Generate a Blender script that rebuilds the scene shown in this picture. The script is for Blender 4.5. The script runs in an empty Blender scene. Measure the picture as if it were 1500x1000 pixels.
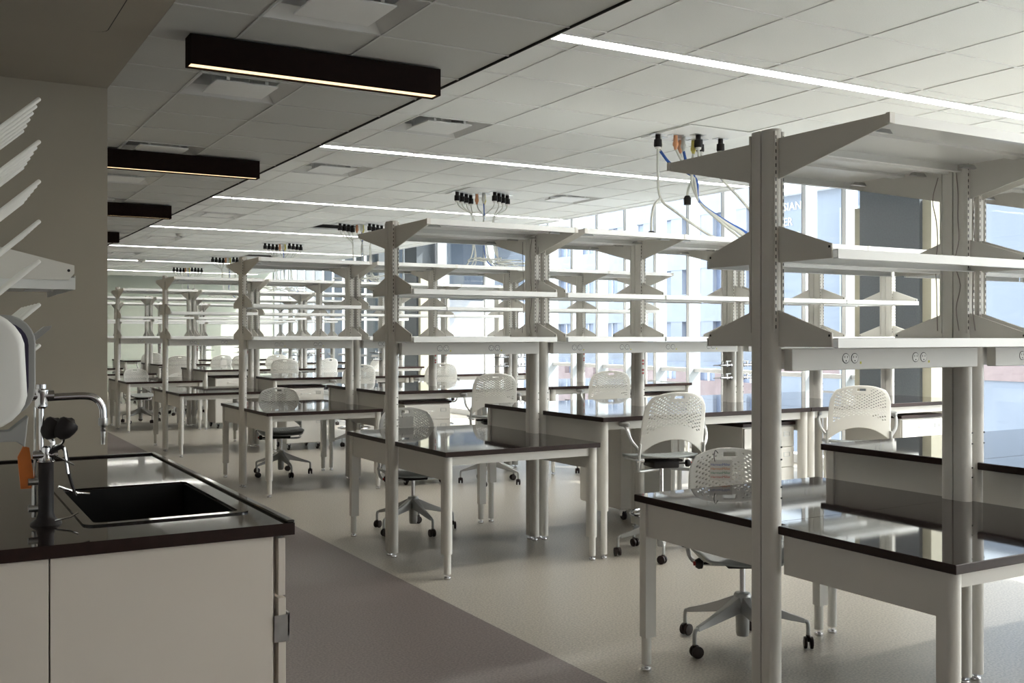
import bpy, bmesh, math, random
from mathutils import Vector, Matrix
random.seed(7)
S = bpy.context.scene
C = S.collection
PI = math.pi

# ------------------------------------------------------------------ camera, light, exposure
F_PX, YAW, HZ, EYE = 1505.0, 0.5258, 491.3, 1.45
cd = bpy.data.cameras.new('camera'); cam = bpy.data.objects.new('camera', cd); C.objects.link(cam)
cam.location = (0, 0, EYE); cam.rotation_euler = (PI/2, 0, -YAW)
cd.sensor_width = 36.0; cd.lens = F_PX/1500*36
cd.shift_y = -(500-HZ)/1500.0
cd.clip_start = .05; cd.clip_end = 500
S.camera = cam

S.view_settings.view_transform = 'Standard'; S.view_settings.look = 'None'
S.view_settings.gamma = 1; S.view_settings.use_curve_mapping = False
S.view_settings.exposure = 1.22

SUN_DIR = Vector((-.60, .46, -.655)).normalized()
w = bpy.data.worlds.new('sky'); S.world = w; w.use_nodes = True
nt = w.node_tree; nt.nodes.clear()
out = nt.nodes.new('ShaderNodeOutputWorld'); bg = nt.nodes.new('ShaderNodeBackground')
sky = nt.nodes.new('ShaderNodeTexSky'); sky.sky_type = 'NISHITA'; sky.sun_disc = False
sky.sun_elevation = math.asin(-SUN_DIR.z); sky.sun_rotation = math.atan2(-SUN_DIR.x, -SUN_DIR.y)
sky.altitude = 100; sky.air_density = 1.0; sky.dust_density = 4.0; sky.ozone_density = 1.0
mx = nt.nodes.new('ShaderNodeMix'); mx.data_type = 'RGBA'; mx.inputs[0].default_value = .55
mx.inputs[7].default_value = (9.5, 10.2, 10.8, 1)      # thin bright haze over the blue
nt.links.new(sky.outputs[0], mx.inputs[6]); nt.links.new(mx.outputs[2], bg.inputs[0])
bg.inputs[1].default_value = 0.28
nt.links.new(bg.outputs[0], out.inputs[0])
sl = bpy.data.lights.new('sun', 'SUN'); sun = bpy.data.objects.new('sun', sl); C.objects.link(sun)
sl.energy = 4.2; sl.angle = .009; sl.color = (1, .95, .88)
sun.rotation_euler = SUN_DIR.to_track_quat('-Z', 'Y').to_euler()
S.cycles.max_bounces = 10; S.cycles.diffuse_bounces = 6; S.cycles.glossy_bounces = 5
S.cycles.transparent_max_bounces = 12
S.cycles.use_denoising = True
S.cycles.sample_clamp_indirect = 6

STRIP_E = 25.0       # ceiling strip lamps
BAR_E = 0.75        # warm bar lamps over the aisle

# ------------------------------------------------------------------ materials
M = {}
def mat(name, col, rough=.5, metal=0, spec=.5, noise=None, bump=None, emit=None, coat=0, sheen=None):
    m = bpy.data.materials.new(name); m.use_nodes = True; t = m.node_tree
    b = t.nodes['Principled BSDF']
    b.inputs['Base Color'].default_value = (*col, 1); b.inputs['Roughness'].default_value = rough
    b.inputs['Metallic'].default_value = metal; b.inputs['Specular IOR Level'].default_value = spec
    if coat: b.inputs['Coat Weight'].default_value = coat; b.inputs['Coat Roughness'].default_value = .12
    tc = t.nodes.new('ShaderNodeTexCoord')
    if noise:
        sc, amt = noise
        n = t.nodes.new('ShaderNodeTexNoise'); n.inputs['Scale'].default_value = sc; n.inputs['Detail'].default_value = 4
        t.links.new(tc.outputs['Object'], n.inputs['Vector'])
        r = t.nodes.new('ShaderNodeValToRGB')
        r.color_ramp.elements[0].position = .3; r.color_ramp.elements[1].position = .7
        r.color_ramp.elements[0].color = (*[c*(1-amt) for c in col], 1)
        r.color_ramp.elements[1].color = (*[min(1, c*(1+amt)) for c in col], 1)
        t.links.new(n.outputs['Fac'], r.inputs['Fac']); t.links.new(r.outputs['Color'], b.inputs['Base Color'])
    if bump:
        sc, st = bump
        n = t.nodes.new('ShaderNodeTexNoise'); n.inputs['Scale'].default_value = sc; n.inputs['Detail'].default_value = 3
        t.links.new(tc.outputs['Object'], n.inputs['Vector'])
        bp = t.nodes.new('ShaderNodeBump'); bp.inputs['Strength'].default_value = st; bp.inputs['Distance'].default_value = .002
        t.links.new(n.outputs['Fac'], bp.inputs['Height']); t.links.new(bp.outputs['Normal'], b.inputs['Normal'])
    if emit:
        b.inputs['Emission Color'].default_value = (*emit[0], 1); b.inputs['Emission Strength'].default_value = emit[1]
    M[name] = m; return m
mat('powder', (.68, .66, .615), .38, noise=(3, .02), bump=(350, .06))
mat('shelf_steel', (.74, .745, .73), .3, noise=(2, .02))
mat('epoxy', (.018, .013, .012), .04, spec=.8, noise=(6, .25), bump=(5, .003))
mat('epoxy_edge', (.022, .011, .009), .35, spec=.2, noise=(40, .15))
mat('laminate', (.68, .615, .54), .45, noise=(2, .02), bump=(300, .05))
mat('vinyl', (.36, .33, .28), .34, noise=(95, .34), bump=(150, .05))
mat('vinyl_aisle', (.150, .122, .115), .45, noise=(95, .34), bump=(150, .05))
mat('grid_aisle_shaded', (.60, .60, .575), .5, noise=(4, .01))  # runner colour darkened to carry the aisle's weaker light
mat('tile_aisle_shaded', (.55, .55, .52), .85, noise=(160, .03), bump=(260, .3))  # lab tile in a darker copy; dim aisle light is in its colour
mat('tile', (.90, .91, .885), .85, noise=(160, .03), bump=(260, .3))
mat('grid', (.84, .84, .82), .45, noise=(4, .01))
mat('gypsum', (.40, .365, .30), .85, spec=.2, noise=(1.5, .02), bump=(200, .1))
mat('farwall', (.60, .64, .55), .8, noise=(1.5, .02), bump=(200, .1))
mat('dark', (.012, .011, .011), .6, noise=(10, .2))
mat('bar', (.010, .0045, .0035), .8, spec=.12, noise=(30, .2))
mat('warm_lens', (.8, .6, .35), .5, emit=((1, .74, .42), BAR_E))
mat('strip_lens', (.9, .9, .88), .5, emit=((1, .975, .92), STRIP_E))
mat('chrome', (.72, .72, .74), .12, metal=1, noise=(20, .05))
mat('steel', (.5, .5, .49), .3, metal=1, noise=(40, .08))
mat('plastic_white', (.78, .77, .73), .35, noise=(5, .02))
mat('plastic_grey', (.30, .30, .29), .45, noise=(8, .05))
mat('seat_grey', (.36, .38, .37), .45, noise=(8, .05))
mat('frame_grey', (.42, .42, .41), .35, metal=.6, noise=(8, .05))
mat('rubber', (.013, .010, .010), .5, spec=.25, noise=(20, .2))
mat('wheel', (.02, .011, .01), .4, spec=.3, noise=(20, .2))
mat('slate', (.11, .125, .14), .45, noise=(60, .08))
mat('beige', (.42, .40, .31), .6, noise=(4, .08))
mat('mullion', (.42, .45, .47), .4, noise=(3, .02))
mat('white_paint', (.80, .80, .80), .5, noise=(3, .01))
mat('purple', (.03, .022, .055), .3, noise=(8, .1))
mat('orange', (.50, .13, .015), .5, noise=(12, .1))
mat('orange_plug', (.70, .33, .17), .45, noise=(12, .05))
mat('yellow_plug', (.72, .62, .15), .45, noise=(12, .05))
mat('blue_cable', (.03, .11, .42), .5, noise=(12, .05))
mat('cable', (.66, .66, .61), .5, noise=(12, .03))
mat('brown_cable', (.30, .26, .24), .5, noise=(12, .03))
mat('red', (.35, .02, .015), .4, noise=(12, .05))
mat('yellow', (.65, .6, .05), .5, noise=(12, .05))
mat('paper', (.78, .76, .72), .8, noise=(30, .03))
mat('ink_blue', (.1, .16, .45), .7, noise=(30, .02))
mat('ink_orange', (.7, .25, .05), .7, noise=(30, .02))
mat('ink_green', (.08, .3, .15), .7, noise=(30, .02))
mat('ink_red', (.5, .08, .05), .7, noise=(30, .02))
mat('precast', (.37, .38, .41), .8, noise=(1.2, .04))
mat('ext_white', (.80, .80, .80), .7, noise=(.5, .03))
mat('brick_pink', (.30, .22, .205), .85, noise=(2, .1))
mat('ext_glass', (.22, .25, .33), .12, spec=.8, noise=(.4, .3))
mat('ext_grey', (.36, .40, .45), .6, noise=(.5, .05))
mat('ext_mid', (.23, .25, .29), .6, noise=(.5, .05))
mat('ext_shade_blue', (.07, .095, .135), .5, noise=(.5, .05))  # shade on the upper wing wall, put into a dark blue colour
mat('ground', (.30, .30, .29), .9, noise=(.3, .1))
mat('basin', (.006, .006, .006), .35, noise=(8, .2))

g = bpy.data.materials.new('glass'); g.use_nodes = True; t = g.node_tree; t.nodes.clear()
o = t.nodes.new('ShaderNodeOutputMaterial'); tr = t.nodes.new('ShaderNodeBsdfTransparent'); gl = t.nodes.new('ShaderNodeBsdfGlossy')
tr.inputs[0].default_value = (.93, .96, .97, 1); gl.inputs['Roughness'].default_value = .01
lw = t.nodes.new('ShaderNodeLayerWeight'); lw.inputs[0].default_value = .5
pw = t.nodes.new('ShaderNodeMath'); pw.operation = 'POWER'; pw.inputs[1].default_value = 4.5
fr = t.nodes.new('ShaderNodeMapRange'); fr.inputs[3].default_value = .02; fr.inputs[4].default_value = .9
t.links.new(lw.outputs['Facing'], pw.inputs[0]); t.links.new(pw.outputs[0], fr.inputs[0]); mxx = t.nodes.new('ShaderNodeMixShader')
t.links.new(fr.outputs[0], mxx.inputs[0]); t.links.new(tr.outputs[0], mxx.inputs[1]); t.links.new(gl.outputs[0], mxx.inputs[2])
t.links.new(mxx.outputs[0], o.inputs[0]); M['glass'] = g

# ------------------------------------------------------------------ mesh helpers
class MB:
    def __init__(s): s.v = []; s.f = []
    def add(s, vs, fs):
        n = len(s.v); s.v += [tuple(p) for p in vs]; s.f += [tuple(i+n for i in q) for q in fs]; return s
    def box(s, x0, x1, y0, y1, z0, z1):
        v = [(x, y, z) for z in (z0, z1) for y in (y0, y1) for x in (x0, x1)]
        return s.add(v, [(0,2,3,1),(4,5,7,6),(0,1,5,4),(2,6,7,3),(0,4,6,2),(1,3,7,5)])
    def prism(s, poly, a, b, axis='z'):
        # poly: 2D points (counter-clockwise in the plane), extruded a..b along axis
        def P(u, v, t): return {'z': (u, v, t), 'x': (t, u, v), 'y': (u, t, v)}[axis]
        n = len(poly); vs = [P(u, v, a) for u, v in poly]+[P(u, v, b) for u, v in poly]
        fs = [tuple(range(n))[::-1], tuple(range(n, 2*n))]+[(i, (i+1) % n, n+(i+1) % n, n+i) for i in range(n)]
        return s.add(vs, fs)
    def tube(s, pts, r, n=8, r2=None, caps=True):
        pts = [Vector(p) for p in pts]; k = len(pts); vs = []; fs = []
        up = None
        for i, p in enumerate(pts):
            d = (pts[min(i+1, k-1)]-pts[max(i-1, 0)]).normalized()
            if up is None: up = Vector((0, 0, 1)) if abs(d.z) < .9 else Vector((1, 0, 0))
            a = d.cross(up)
            if a.length < 1e-4: a = d.cross(Vector((0, 1, 0)))
            a.normalize(); b = a.cross(d).normalized(); up = b
            rr = r if r2 is None else r+(r2-r)*i/(k-1)
            for j in range(n):
                t = 2*PI*j/n; vs.append(p+(a*math.cos(t)+b*math.sin(t))*rr)
        for i in range(k-1):
            for j in range(n):
                fs.append((i*n+j, i*n+(j+1) % n, (i+1)*n+(j+1) % n, (i+1)*n+j))
        if caps: fs += [tuple(range(n))[::-1], tuple(range((k-1)*n, k*n))]
        return s.add(vs, fs)
    def lathe(s, prof, c=(0, 0, 0), n=16, M4=None):
        # prof: (r, z)
        vs = []; fs = []; k = len(prof)
        for r, z in prof:
            for j in range(n):
                t = 2*PI*j/n; p = Vector((r*math.cos(t), r*math.sin(t), z))
                if M4: p = M4 @ p
                vs.append(p+Vector(c))
        for i in range(k-1):
            for j in range(n):
                fs.append((i*n+j, i*n+(j+1) % n, (i+1)*n+(j+1) % n, (i+1)*n+j))
        fs += [tuple(range(n))[::-1], tuple(range((k-1)*n, k*n))]
        return s.add(vs, fs)
    def torus(s, R, r, z, n=28, m=8, c=(0, 0)):
        vs = []; fs = []
        for i in range(n):
            a = 2*PI*i/n
            for j in range(m):
                b = 2*PI*j/m; vs.append((c[0]+(R+r*math.cos(b))*math.cos(a), c[1]+(R+r*math.cos(b))*math.sin(a), z+r*math.sin(b)))
        for i in range(n):
            for j in range(m): fs.append((i*m+j, ((i+1) % n)*m+j, ((i+1) % n)*m+(j+1) % m, i*m+(j+1) % m))
        return s.add(vs, fs)
    def xf(s, mtx):
        s.v = [tuple(mtx @ Vector(p)) for p in s.v]; return s
    def build(s, name, m, parent=None, smooth=False, bev=0, seg=2, loc=None, solid=0, sub=0):
        me = bpy.data.meshes.new(name); me.from_pydata(s.v, [], s.f); me.update()
        bm = bmesh.new(); bm.from_mesh(me)
        bmesh.ops.recalc_face_normals(bm, faces=bm.faces)
        if bev: bmesh.ops.bevel(bm, geom=[e for e in bm.edges if e.is_manifold and e.calc_face_angle(0) > .5], offset=bev, segments=seg, profile=.5, affect='EDGES', clamp_overlap=True)
        bm.to_mesh(me); bm.free()
        mm = m if isinstance(m, (list, tuple)) else [m]
        for q in mm: me.materials.append(M[q])
        ob = bpy.data.objects.new(name, me); C.objects.link(ob)
        if parent: ob.parent = parent
        if loc: ob.location = loc
        if smooth:
            me.polygons.foreach_set('use_smooth', [True]*len(me.polygons))
            try: me.set_sharp_from_angle(angle=math.radians(38))
            except Exception: pass
        if solid:
            md = ob.modifiers.new('s', 'SOLIDIFY'); md.thickness = solid; md.offset = 0
        return ob
def empty(name, loc=(0, 0, 0), rz=0, label=None, cat=None, group=None, kind=None):
    ob = bpy.data.objects.new(name, None); C.objects.link(ob); ob.location = loc; ob.rotation_euler = (0, 0, rz)
    ob.empty_display_size = .1
    return tag(ob, label, cat, group, kind)
def tag(ob, label=None, cat=None, group=None, kind=None):
    for k, v in (('label', label), ('category', cat), ('group', group), ('kind', kind)):
        if v: ob[k] = v
    return ob
KIDS = {}
def copy_tree(src, parent=None):
    c = src.copy(); C.objects.link(c)
    c.parent = parent
    for ch in src.children: copy_tree(ch, c)
    return c
def again(src, name=None, **kw):
    c = copy_tree(src); tag(c, kw.get('label'), kw.get('cat'), kw.get('group'))
    return c
def place(o, x, y, rz=0, z=0): o.location = (x, y, z); o.rotation_euler = (0, 0, rz); return o
def smooth_path(pts, k=6):
    # Catmull-Rom
    P = [Vector(p) for p in pts]; P = [P[0]*2-P[1]]+P+[P[-1]*2-P[-2]]; o = []
    for i in range(1, len(P)-2):
        for j in range(k):
            t = j/k; a, b, c, d = P[i-1:i+3]
            o.append(.5*((2*b)+(c-a)*t+(2*a-5*b+4*c-d)*t*t+(3*b-a-3*c+d)*t**3))
    return o+[P[-2]]

ORD = ['nearest', 'second', 'third', 'fourth', 'fifth', 'sixth', 'seventh']
ROWS = [2.80, 6.24, 9.80, 13.33, 16.85, 20.35, 23.85]

# ------------------------------------------------------------------ the room
def struct(o, label=None): o['kind'] = 'structure'; 
XW, YB = 8.80, 28.2          # glass line, far wall
fl = MB().box(2.50, 9.0, -4, YB, -.05, 0).build('floor', 'vinyl'); tag(fl, 'speckled warm grey vinyl floor under the benches', kind='structure')
fa = MB().box(-3, 2.50, -4, YB, -.05, 0).build('floor', 'vinyl_aisle'); tag(fa, 'darker mauve grey vinyl strip along the aisle', kind='structure')
wl = MB().box(-3, 1.04, 6.85, YB, 0, 3.0).build('wall_left', 'gypsum'); tag(wl, 'plain taupe painted wall beyond the sink island', kind='structure')
w2 = MB().box(-3.2, -3, -4, 6.85, 0, 3.4).build('wall_left', 'white_paint'); tag(w2, 'white side wall outside the view', kind='structure')
w3 = MB().box(-3.2, 9.0, -4.2, -4, 0, 3.4).build('wall_front', 'white_paint'); tag(w3, 'white wall behind the camera', kind='structure')
wb = MB().box(1.04, 9.2, YB, YB+.2, 0, 3.9).build('wall_back', 'farwall'); tag(wb, 'pale green end wall at the far end of the room', kind='structure')
# gypsum ceiling on the aisle's left with an access panel
gc = empty('ceiling', label='taupe gypsum ceiling over the sink island', kind='structure')
MB().box(-3, 1.04, -4, 6.85, 3.0, 3.1).build('gypsum_board', 'gypsum', gc)
poly = []
for cx, cy, a0 in ((.77, 5.53, 0), (-.05, 5.53, 90), (-.05, 4.6, 180), (.77, 4.6, 270)):
    for k in range(5):
        a = math.radians(a0+k*22.5); poly.append((cx+.07*math.cos(a), cy+.07*math.sin(a)))
outer = [( (x-.36)*1.012+.36, (y-5.06)*1.012+5.06) for x, y in poly]
n = len(poly); mb = MB()
mb.prism(outer, 2.9992, 2.9998).build('panel_gap', 'dark', gc)
MB().prism(poly, 2.9975, 2.9994).build('access_panel', 'gypsum', gc)
# plenum
MB().box(1.04, 7.54, -4, YB, 3.30, 3.40).build('ceiling', 'dark')['kind'] = 'structure'
MB().box(7.54, 9.2, -4, YB, 3.90, 4.0).build('ceiling', 'white_paint')['kind'] = 'structure'
MB().box(7.50, 7.56, -4, YB, 3.0, 3.95).build('trim_1', 'white_paint')['kind'] = 'structure'
MB().box(2.848, 2.854, -4, YB, 2.994, 3.03).build('trim_2', 'dark')['kind'] = 'structure'

# ceiling grid
STR0, STRP = 4.49, 3.55
strip_y = [STR0+STRP*k for k in range(-2, 7)]
lab_x = [2.857, 3.067, 3.677, 4.286, 4.896, 5.506, 6.115, 6.725, 7.335, 7.50]
cor_x = [1.04, 1.45, 2.085, 2.845]
lab_rows = []
for c in strip_y:
    lab_rows.append((c-.18, c-.068)); lab_rows.append((c+.068, c+.18))
    h = (STRP-.36)/5
    for k in range(5): lab_rows.append((c+.18+k*h, c+.18+(k+1)*h))
cor_rows = [(4.33+.61*k, 4.33+.61*(k+1)) for k in range(-8, 39)]
diff_cells = [(3.067, 6.584, 'd'), (3.067, 8.858, 'd'), (6.115, 9.496, 'd'), (3.067, 13.046, 'd'), (3.067, 16.596, 'd'), (6.725, 13.05, 'd'), (3.067, 20.15, 'd')]
cor_diff = [(1.45, 4.33), (1.45, 6.16), (1.45, 8.60), (1.45, 10.43), (1.45, 12.26)]
open_cells = [(4.896, 13.684), (5.506, 19.508)]
ceil = empty('ceiling', label='white lay-in tile ceiling with slim grid', kind='structure')
cells = []
for (xs, rows, z) in ((lab_x, lab_rows, 0), (cor_x, cor_rows, 1)):
    for i in range(len(xs)-1):
        for (a, b) in rows:
            if b > YB: continue
            hit = False
            for q in (diff_cells if z == 0 else cor_diff):
                if abs(q[0]-xs[i]) < .02 and abs(q[1]-a) < .05: hit = True
            for q in open_cells:
                if z == 0 and abs(q[0]-xs[i]) < .02 and abs(q[1]-a) < .05: hit = True
            if not hit: cells.append((xs[i], xs[i+1], a, b, z))
def inview(x, y):
    d = x*math.sin(YAW)+y*math.cos(YAW); l = x*math.cos(YAW)-y*math.sin(YAW)
    if d < .5: return False
    px = 750+F_PX*l/d; py = HZ-F_PX*1.55/d
    return -60 < px < 1560 and py > -60
cache = {}; rest = [MB(), MB()]; nt_ = 0
for (a, b, c, d, zn) in cells:
    cx, cy = (a+b)/2, (c+d)/2
    if inview(cx, cy) and cy < 13.5 and nt_ < 295 and not (a < 1.05 and cy > 6.9):
        key = (round(b-a, 3), round(d-c, 3), zn)
        if key not in cache:
            hx, hy = (b-a)/2-.004, (d-c)/2-.004
            ob = MB().box(-hx, hx, -hy, hy, 0, .016).build('ceiling_tile', ('tile', 'tile_aisle_shaded')[zn], ceil); cache[key] = ob
        else:
            ob = cache[key].copy(); C.objects.link(ob); ob.parent = ceil
        ob.location = (cx, cy, 3.004+random.uniform(-.0008, .0008)); nt_ += 1
    else: rest[zn].box(a+.004, b-.004, c+.004, d-.004, 3.004, 3.02)
for q in (0, 1):
    ro = rest[q].build('ceiling_tiles_beyond', ('tile', 'tile_aisle_shaded')[q], ceil); ro['kind'] = 'stuff'
for x in lab_x[1:-1]:
    MB().box(x-.0065, x+.0065, -4, YB, 2.9990, 3.003).build('grid_runner', 'grid', ceil)
for x in cor_x[1:-1]:
    MB().box(x-.0065, x+.0065, -4, YB, 2.9990, 3.003).build('grid_runner', 'grid_aisle_shaded', ceil)
ys = sorted(set([round(r[0], 3) for r in lab_rows if r[1]-r[0] > .2]+[round(r[1], 3) for r in lab_rows if r[1]-r[0] > .2]))
for y in ys:
    if y < YB: MB().box(2.857, 7.50, y-.0065, y+.0065, 2.9987, 3.003).build('cross_runner', 'grid', ceil)
for a, b in cor_rows:
    if a < YB: MB().box(1.04, 2.845, a-.0065, a+.0065, 2.9987, 3.003).build('cross_runner', 'grid_aisle_shaded', ceil)

# linear ceiling lamps
for k, c in enumerate(strip_y):
    if c > YB: continue
    e = empty('ceiling_strip_light', (2.857, c, 3.0), label='white recessed linear ceiling light crossing above the bench rows', cat='ceiling light', group='recessed linear lights across the lab ceiling')
    lab = {2: 'recessed linear ceiling light nearest the camera', 3: 'recessed linear ceiling light between second and third bench rows', 4: 'recessed linear ceiling light between third and fourth bench rows',
           5: 'recessed linear ceiling light between fourth and fifth bench rows', 6: 'recessed linear ceiling light beyond the fifth bench row', 7: 'recessed linear ceiling light beyond the sixth bench row', 8: 'farthest recessed linear ceiling light by the end wall'}
    e['label'] = lab.get(k, 'recessed linear ceiling light behind the camera, %s' % ('first' if k == 0 else 'second'))
    MB().box(0, 4.643, -.068, -.048, -.002, .04).box(0, 4.643, .048, .068, -.002, .04).box(0, .01, -.058, .058, -.004, .04).box(4.633, 4.643, -.058, .058, -.004, .04).build('housing', 'grid', e)
    MB().box(.01, 4.633, -.048, .048, .018, .024).build('lens', 'strip_lens', e)

# diffusers
def diffuser(w_, h_):
    e = empty('ceiling_diffuser')
    f = MB()
    for s_ in (1,):
        o_, i_ = (w_/2, h_/2), (w_/2-.075, h_/2-.075)
        V = [(-o_[0], -o_[1], -.001), (o_[0], -o_[1], -.001), (o_[0], o_[1], -.001), (-o_[0], o_[1], -.001),
             (-i_[0], -i_[1], .06), (i_[0], -i_[1], .06), (i_[0], i_[1], .06), (-i_[0], i_[1], .06),
             (-i_[0], -i_[1], .16), (i_[0], -i_[1], .16), (i_[0], i_[1], .16), (-i_[0], i_[1], .16)]
        f.add(V, [(0,1,5,4),(1,2,6,5),(2,3,7,6),(3,0,4,7),(4,5,9,8),(5,6,10,9),(6,7,11,10),(7,4,8,11)])
    fo = f.build('frame', 'shelf_steel', e)
    MB().box(-w_/2+.07, w_/2-.07, -h_/2+.07, h_/2-.07, .165, .17).build('throat', 'dark', e)
    MB().box(-w_/2+.125, w_/2-.125, -h_/2+.125, h_/2-.125, -.003, .006).build('plaque', 'grid', e, bev=.002)
    for sx, sy in ((-1, -1), (1, -1), (-1, 1), (1, 1)):
        MB().box(sx*.12-.01, sx*.12+.01, sy*(h_/2-.13)-.004, sy*(h_/2-.13)+.004, .008, .165).build('hanger', 'grid', e)
    return e
h = (STRP-.36)/5
d0 = diffuser(.6096, h); first = True
lb = ['square ceiling diffuser over the second bench row by the aisle', 'square ceiling diffuser between second and third linear lights by the aisle', 'square ceiling diffuser over the third bench row near the windows',
      'square ceiling diffuser over the fourth bench row by the aisle', 'square ceiling diffuser over the fifth bench row by the aisle', 'square ceiling diffuser over the fourth bench row near the windows', 'square ceiling diffuser over the sixth bench row by the aisle']
for q, l in zip(diff_cells, lb):
    e = d0 if first else again(d0); first = False
    place(e, q[0]+.305, q[1]+h/2, 0, 3.0); tag(e, l, 'diffuser', 'square supply diffusers in the lab ceiling')
d1 = diffuser(.635, .61)
lb = ['large square aisle diffuser nearest the camera at the picture top', 'square aisle diffuser just behind the nearest dark bar light', 'square aisle diffuser in front of the second dark bar light', 'square aisle diffuser beyond the second dark bar light', 'farthest square aisle diffuser before the third dark bar light']
for k, (q, l) in enumerate(zip(cor_diff, lb)):
    e = d1 if k == 0 else again(d1)
    place(e, q[0]+.3175, q[1]+.305, 0, 3.0); tag(e, l, 'diffuser', 'square supply diffusers over the aisle')

# dark bar lights over the aisle
def bar_light():
    e = empty('bar_light')
    L0, L1, hw = 0, 1.42, .055
    MB().box(L0, L1, -hw, -hw+.006, -.16, -.006).box(L0, L1, hw-.006, hw, -.16, -.006).box(L0, L0+.006, -hw, hw, -.16, -.006).box(L1-.006, L1, -hw, hw, -.16, -.006).box(L0, L1, -hw, hw, -.012, -.006).build('housing', 'bar', e)
    MB().box(L0+.008, L1-.008, -hw+.007, hw-.007, -.150, -.146).build('lens', 'warm_lens', e)
    MB().box(.3, .36, -.02, .02, -.006, .0005).box(1.06, 1.12, -.02, .02, -.006, .0005).build('mount', 'bar', e)
    return e
b0 = bar_light()
for k in range(8):
    e = b0 if k == 0 else again(b0)
    place(e, 1.21, 5.41+3.62*(k if k < 6 else 5-k), 0, 2.998)  # last two are added out of sight to brighten the foreground
    tag(e, ('%s dark brown bar ceiling light over the aisle' % ['nearest', 'second nearest', 'third nearest', 'fourth nearest', 'fifth nearest', 'farthest', 'out of view', 'out of view, rearmost'][k]), 'ceiling light', 'dark bar lights over the aisle')
# small ceiling detectors
for k, (x, y, l) in enumerate(((3.5, 16.1, 'small white smoke detector under the ceiling, beyond the fifth linear light'), (4.0, 22.0, 'tiny white ceiling detector far away near the end wall'))):
    e = empty('smoke_detector', (x, y, 3.0), label=l, cat='detector')
    MB().lathe([(.075, -.002), (.075, -.02), (.06, -.035), (.05, -.04)], n=20).build('body', 'plastic_white', e, smooth=True)
    MB().lathe([(.02, -.04), (.018, -.05)], n=12).build('sensor', 'plastic_grey', e)

# ------------------------------------------------------------------ windows
mull_y = [7.80, 8.38, 9.05, 9.72, 10.39, 11.08, 11.76, 12.45, 13.12, 13.81]
big1 = [4.2, 2.2, .2, -1.8, -4]
far_y = [18.75, 19.4, 20.05, 20.7, 21.35, 22.0, 22.7, 23.4, 24.1, 24.8, 25.5, 26.2, 26.9, 27.6, 28.2]
def window(name, y0, y1, mulls, transoms, label):
    e = empty(name, (XW, y0, 0), label=label, kind='structure')
    L = y1-y0
    MB().box(-.12, .05, 0, L, 0, .10).build('sill', 'white_paint', e, bev=.004)
    MB().box(-.10, .05, 0, L, 3.82, 3.9).build('head', 'white_paint', e)
    ms = sorted(m_-y0 for m_ in mulls if y0-.01 <= m_ <= y1+.01)
    for m_ in ms:
        mu_ = MB().box(-.13, .05, m_-.026, m_+.026, .10, 3.82).build('mullion', 'white_paint', e)
        MB().box(-.135, .05, m_-.031, m_-.0262, .10, 3.82).box(-.135, .05, m_+.0262, m_+.031, .10, 3.82).build('gasket', 'mullion', mu_)
    edges = [0]+[m_ for m_ in ms if .05 < m_ < L-.05]+[L]
    for a, b in zip(edges, edges[1:]):
        for tz in transoms: MB().box(-.05, .04, a+.028, b-.028, tz-.025, tz+.025).build('transom', 'white_paint', e)
        MB().box(0, .008, a+.028, b-.028, .10, 3.82).build('pane', 'glass', e)
    return e
window('window_1', -4, 6.44, big1+[6.40], [], 'wide glass panes beside the nearest slate column')
window('window_2', 7.36, 13.85, mull_y+[7.40], [1.0], 'tall glazing with closely spaced white mullions')
window('window_3', 13.85, 17.85, [15.9, 17.8], [], 'wide clear glazing towards the white outside wall')
window('window_4', 18.6, 28.2, far_y, [1.0], 'far glazing with closely spaced white mullions')
def pillar(name, y0, y1, label):
    e = empty(name, (0, 0, 0), label=label, kind='structure')
    MB().box(8.30, 8.95, y0+.1, y1-.1, 0, 3.9).build('column_core', 'slate', e)
    MB().box(8.34, 8.95, y0, y0+.099, 0, 2.75).build('side_board', 'beige', e)
    MB().box(8.34, 8.95, y1-.099, y1, 0, 2.75).build('side_board', 'beige', e)
pillar('column', 6.44, 7.36, 'slate grey clad column with beige edge boards')
pillar('column', 17.85, 18.6, 'distant slate grey clad column')

# ------------------------------------------------------------------ outside
OUT = 'buildings outside the windows'
gr = MB().box(9.3, 120, -60, 120, -12.1, -12).build('ground', 'ground'); tag(gr, 'street level far below the windows', kind='structure')
def facade(name, label, x, y0, y1, z0, z1, mwall, pitch, fh, win_w, win_h, mglass, yskip=None):
    e = empty(name, (x, y0, z0), label=label, cat='building', group=OUT)
    L, H = y1-y0, z1-z0
    MB().box(.35, 9, 0, L, 0, H).build('core', mglass, e)
    ny, nz = int(L//pitch), int(H//fh)
    for k in range(nz+1):
        zb = k*fh
        MB().box(0, .35, 0, L, zb, min(H, zb+fh-win_h)).build('spandrel', mwall, e)
    piers = MB()
    for i in range(ny+1):
        MB().box(.03, .35, i*pitch-(pitch-win_w)/2, i*pitch+(pitch-win_w)/2, 0, H).build('pier', mwall, e)
    fr_ = MB().box(.28, .35, 0, L, 0, .01)
    for i in range(ny): fr_.box(.27, .35, (i+.5)*pitch-.05, (i+.5)*pitch+.05, 0, H)
    q = fr_.build('window_bars', 'ext_white', e); q['kind'] = 'stuff'
    return e
facade('apartment_building', 'pale concrete office building with rows of windows across the street', 46, 34, 90, -12, 30, 'precast', 3.2, 3.6, 2.0, 1.7, 'ext_glass')
facade('brick_building', 'low pinkish brick building in front of the pale office building', 34, 32, 80, -12, -.2, 'brick_pink', 3.0, 3.2, 1.5, 1.6, 'ext_glass')
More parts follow.
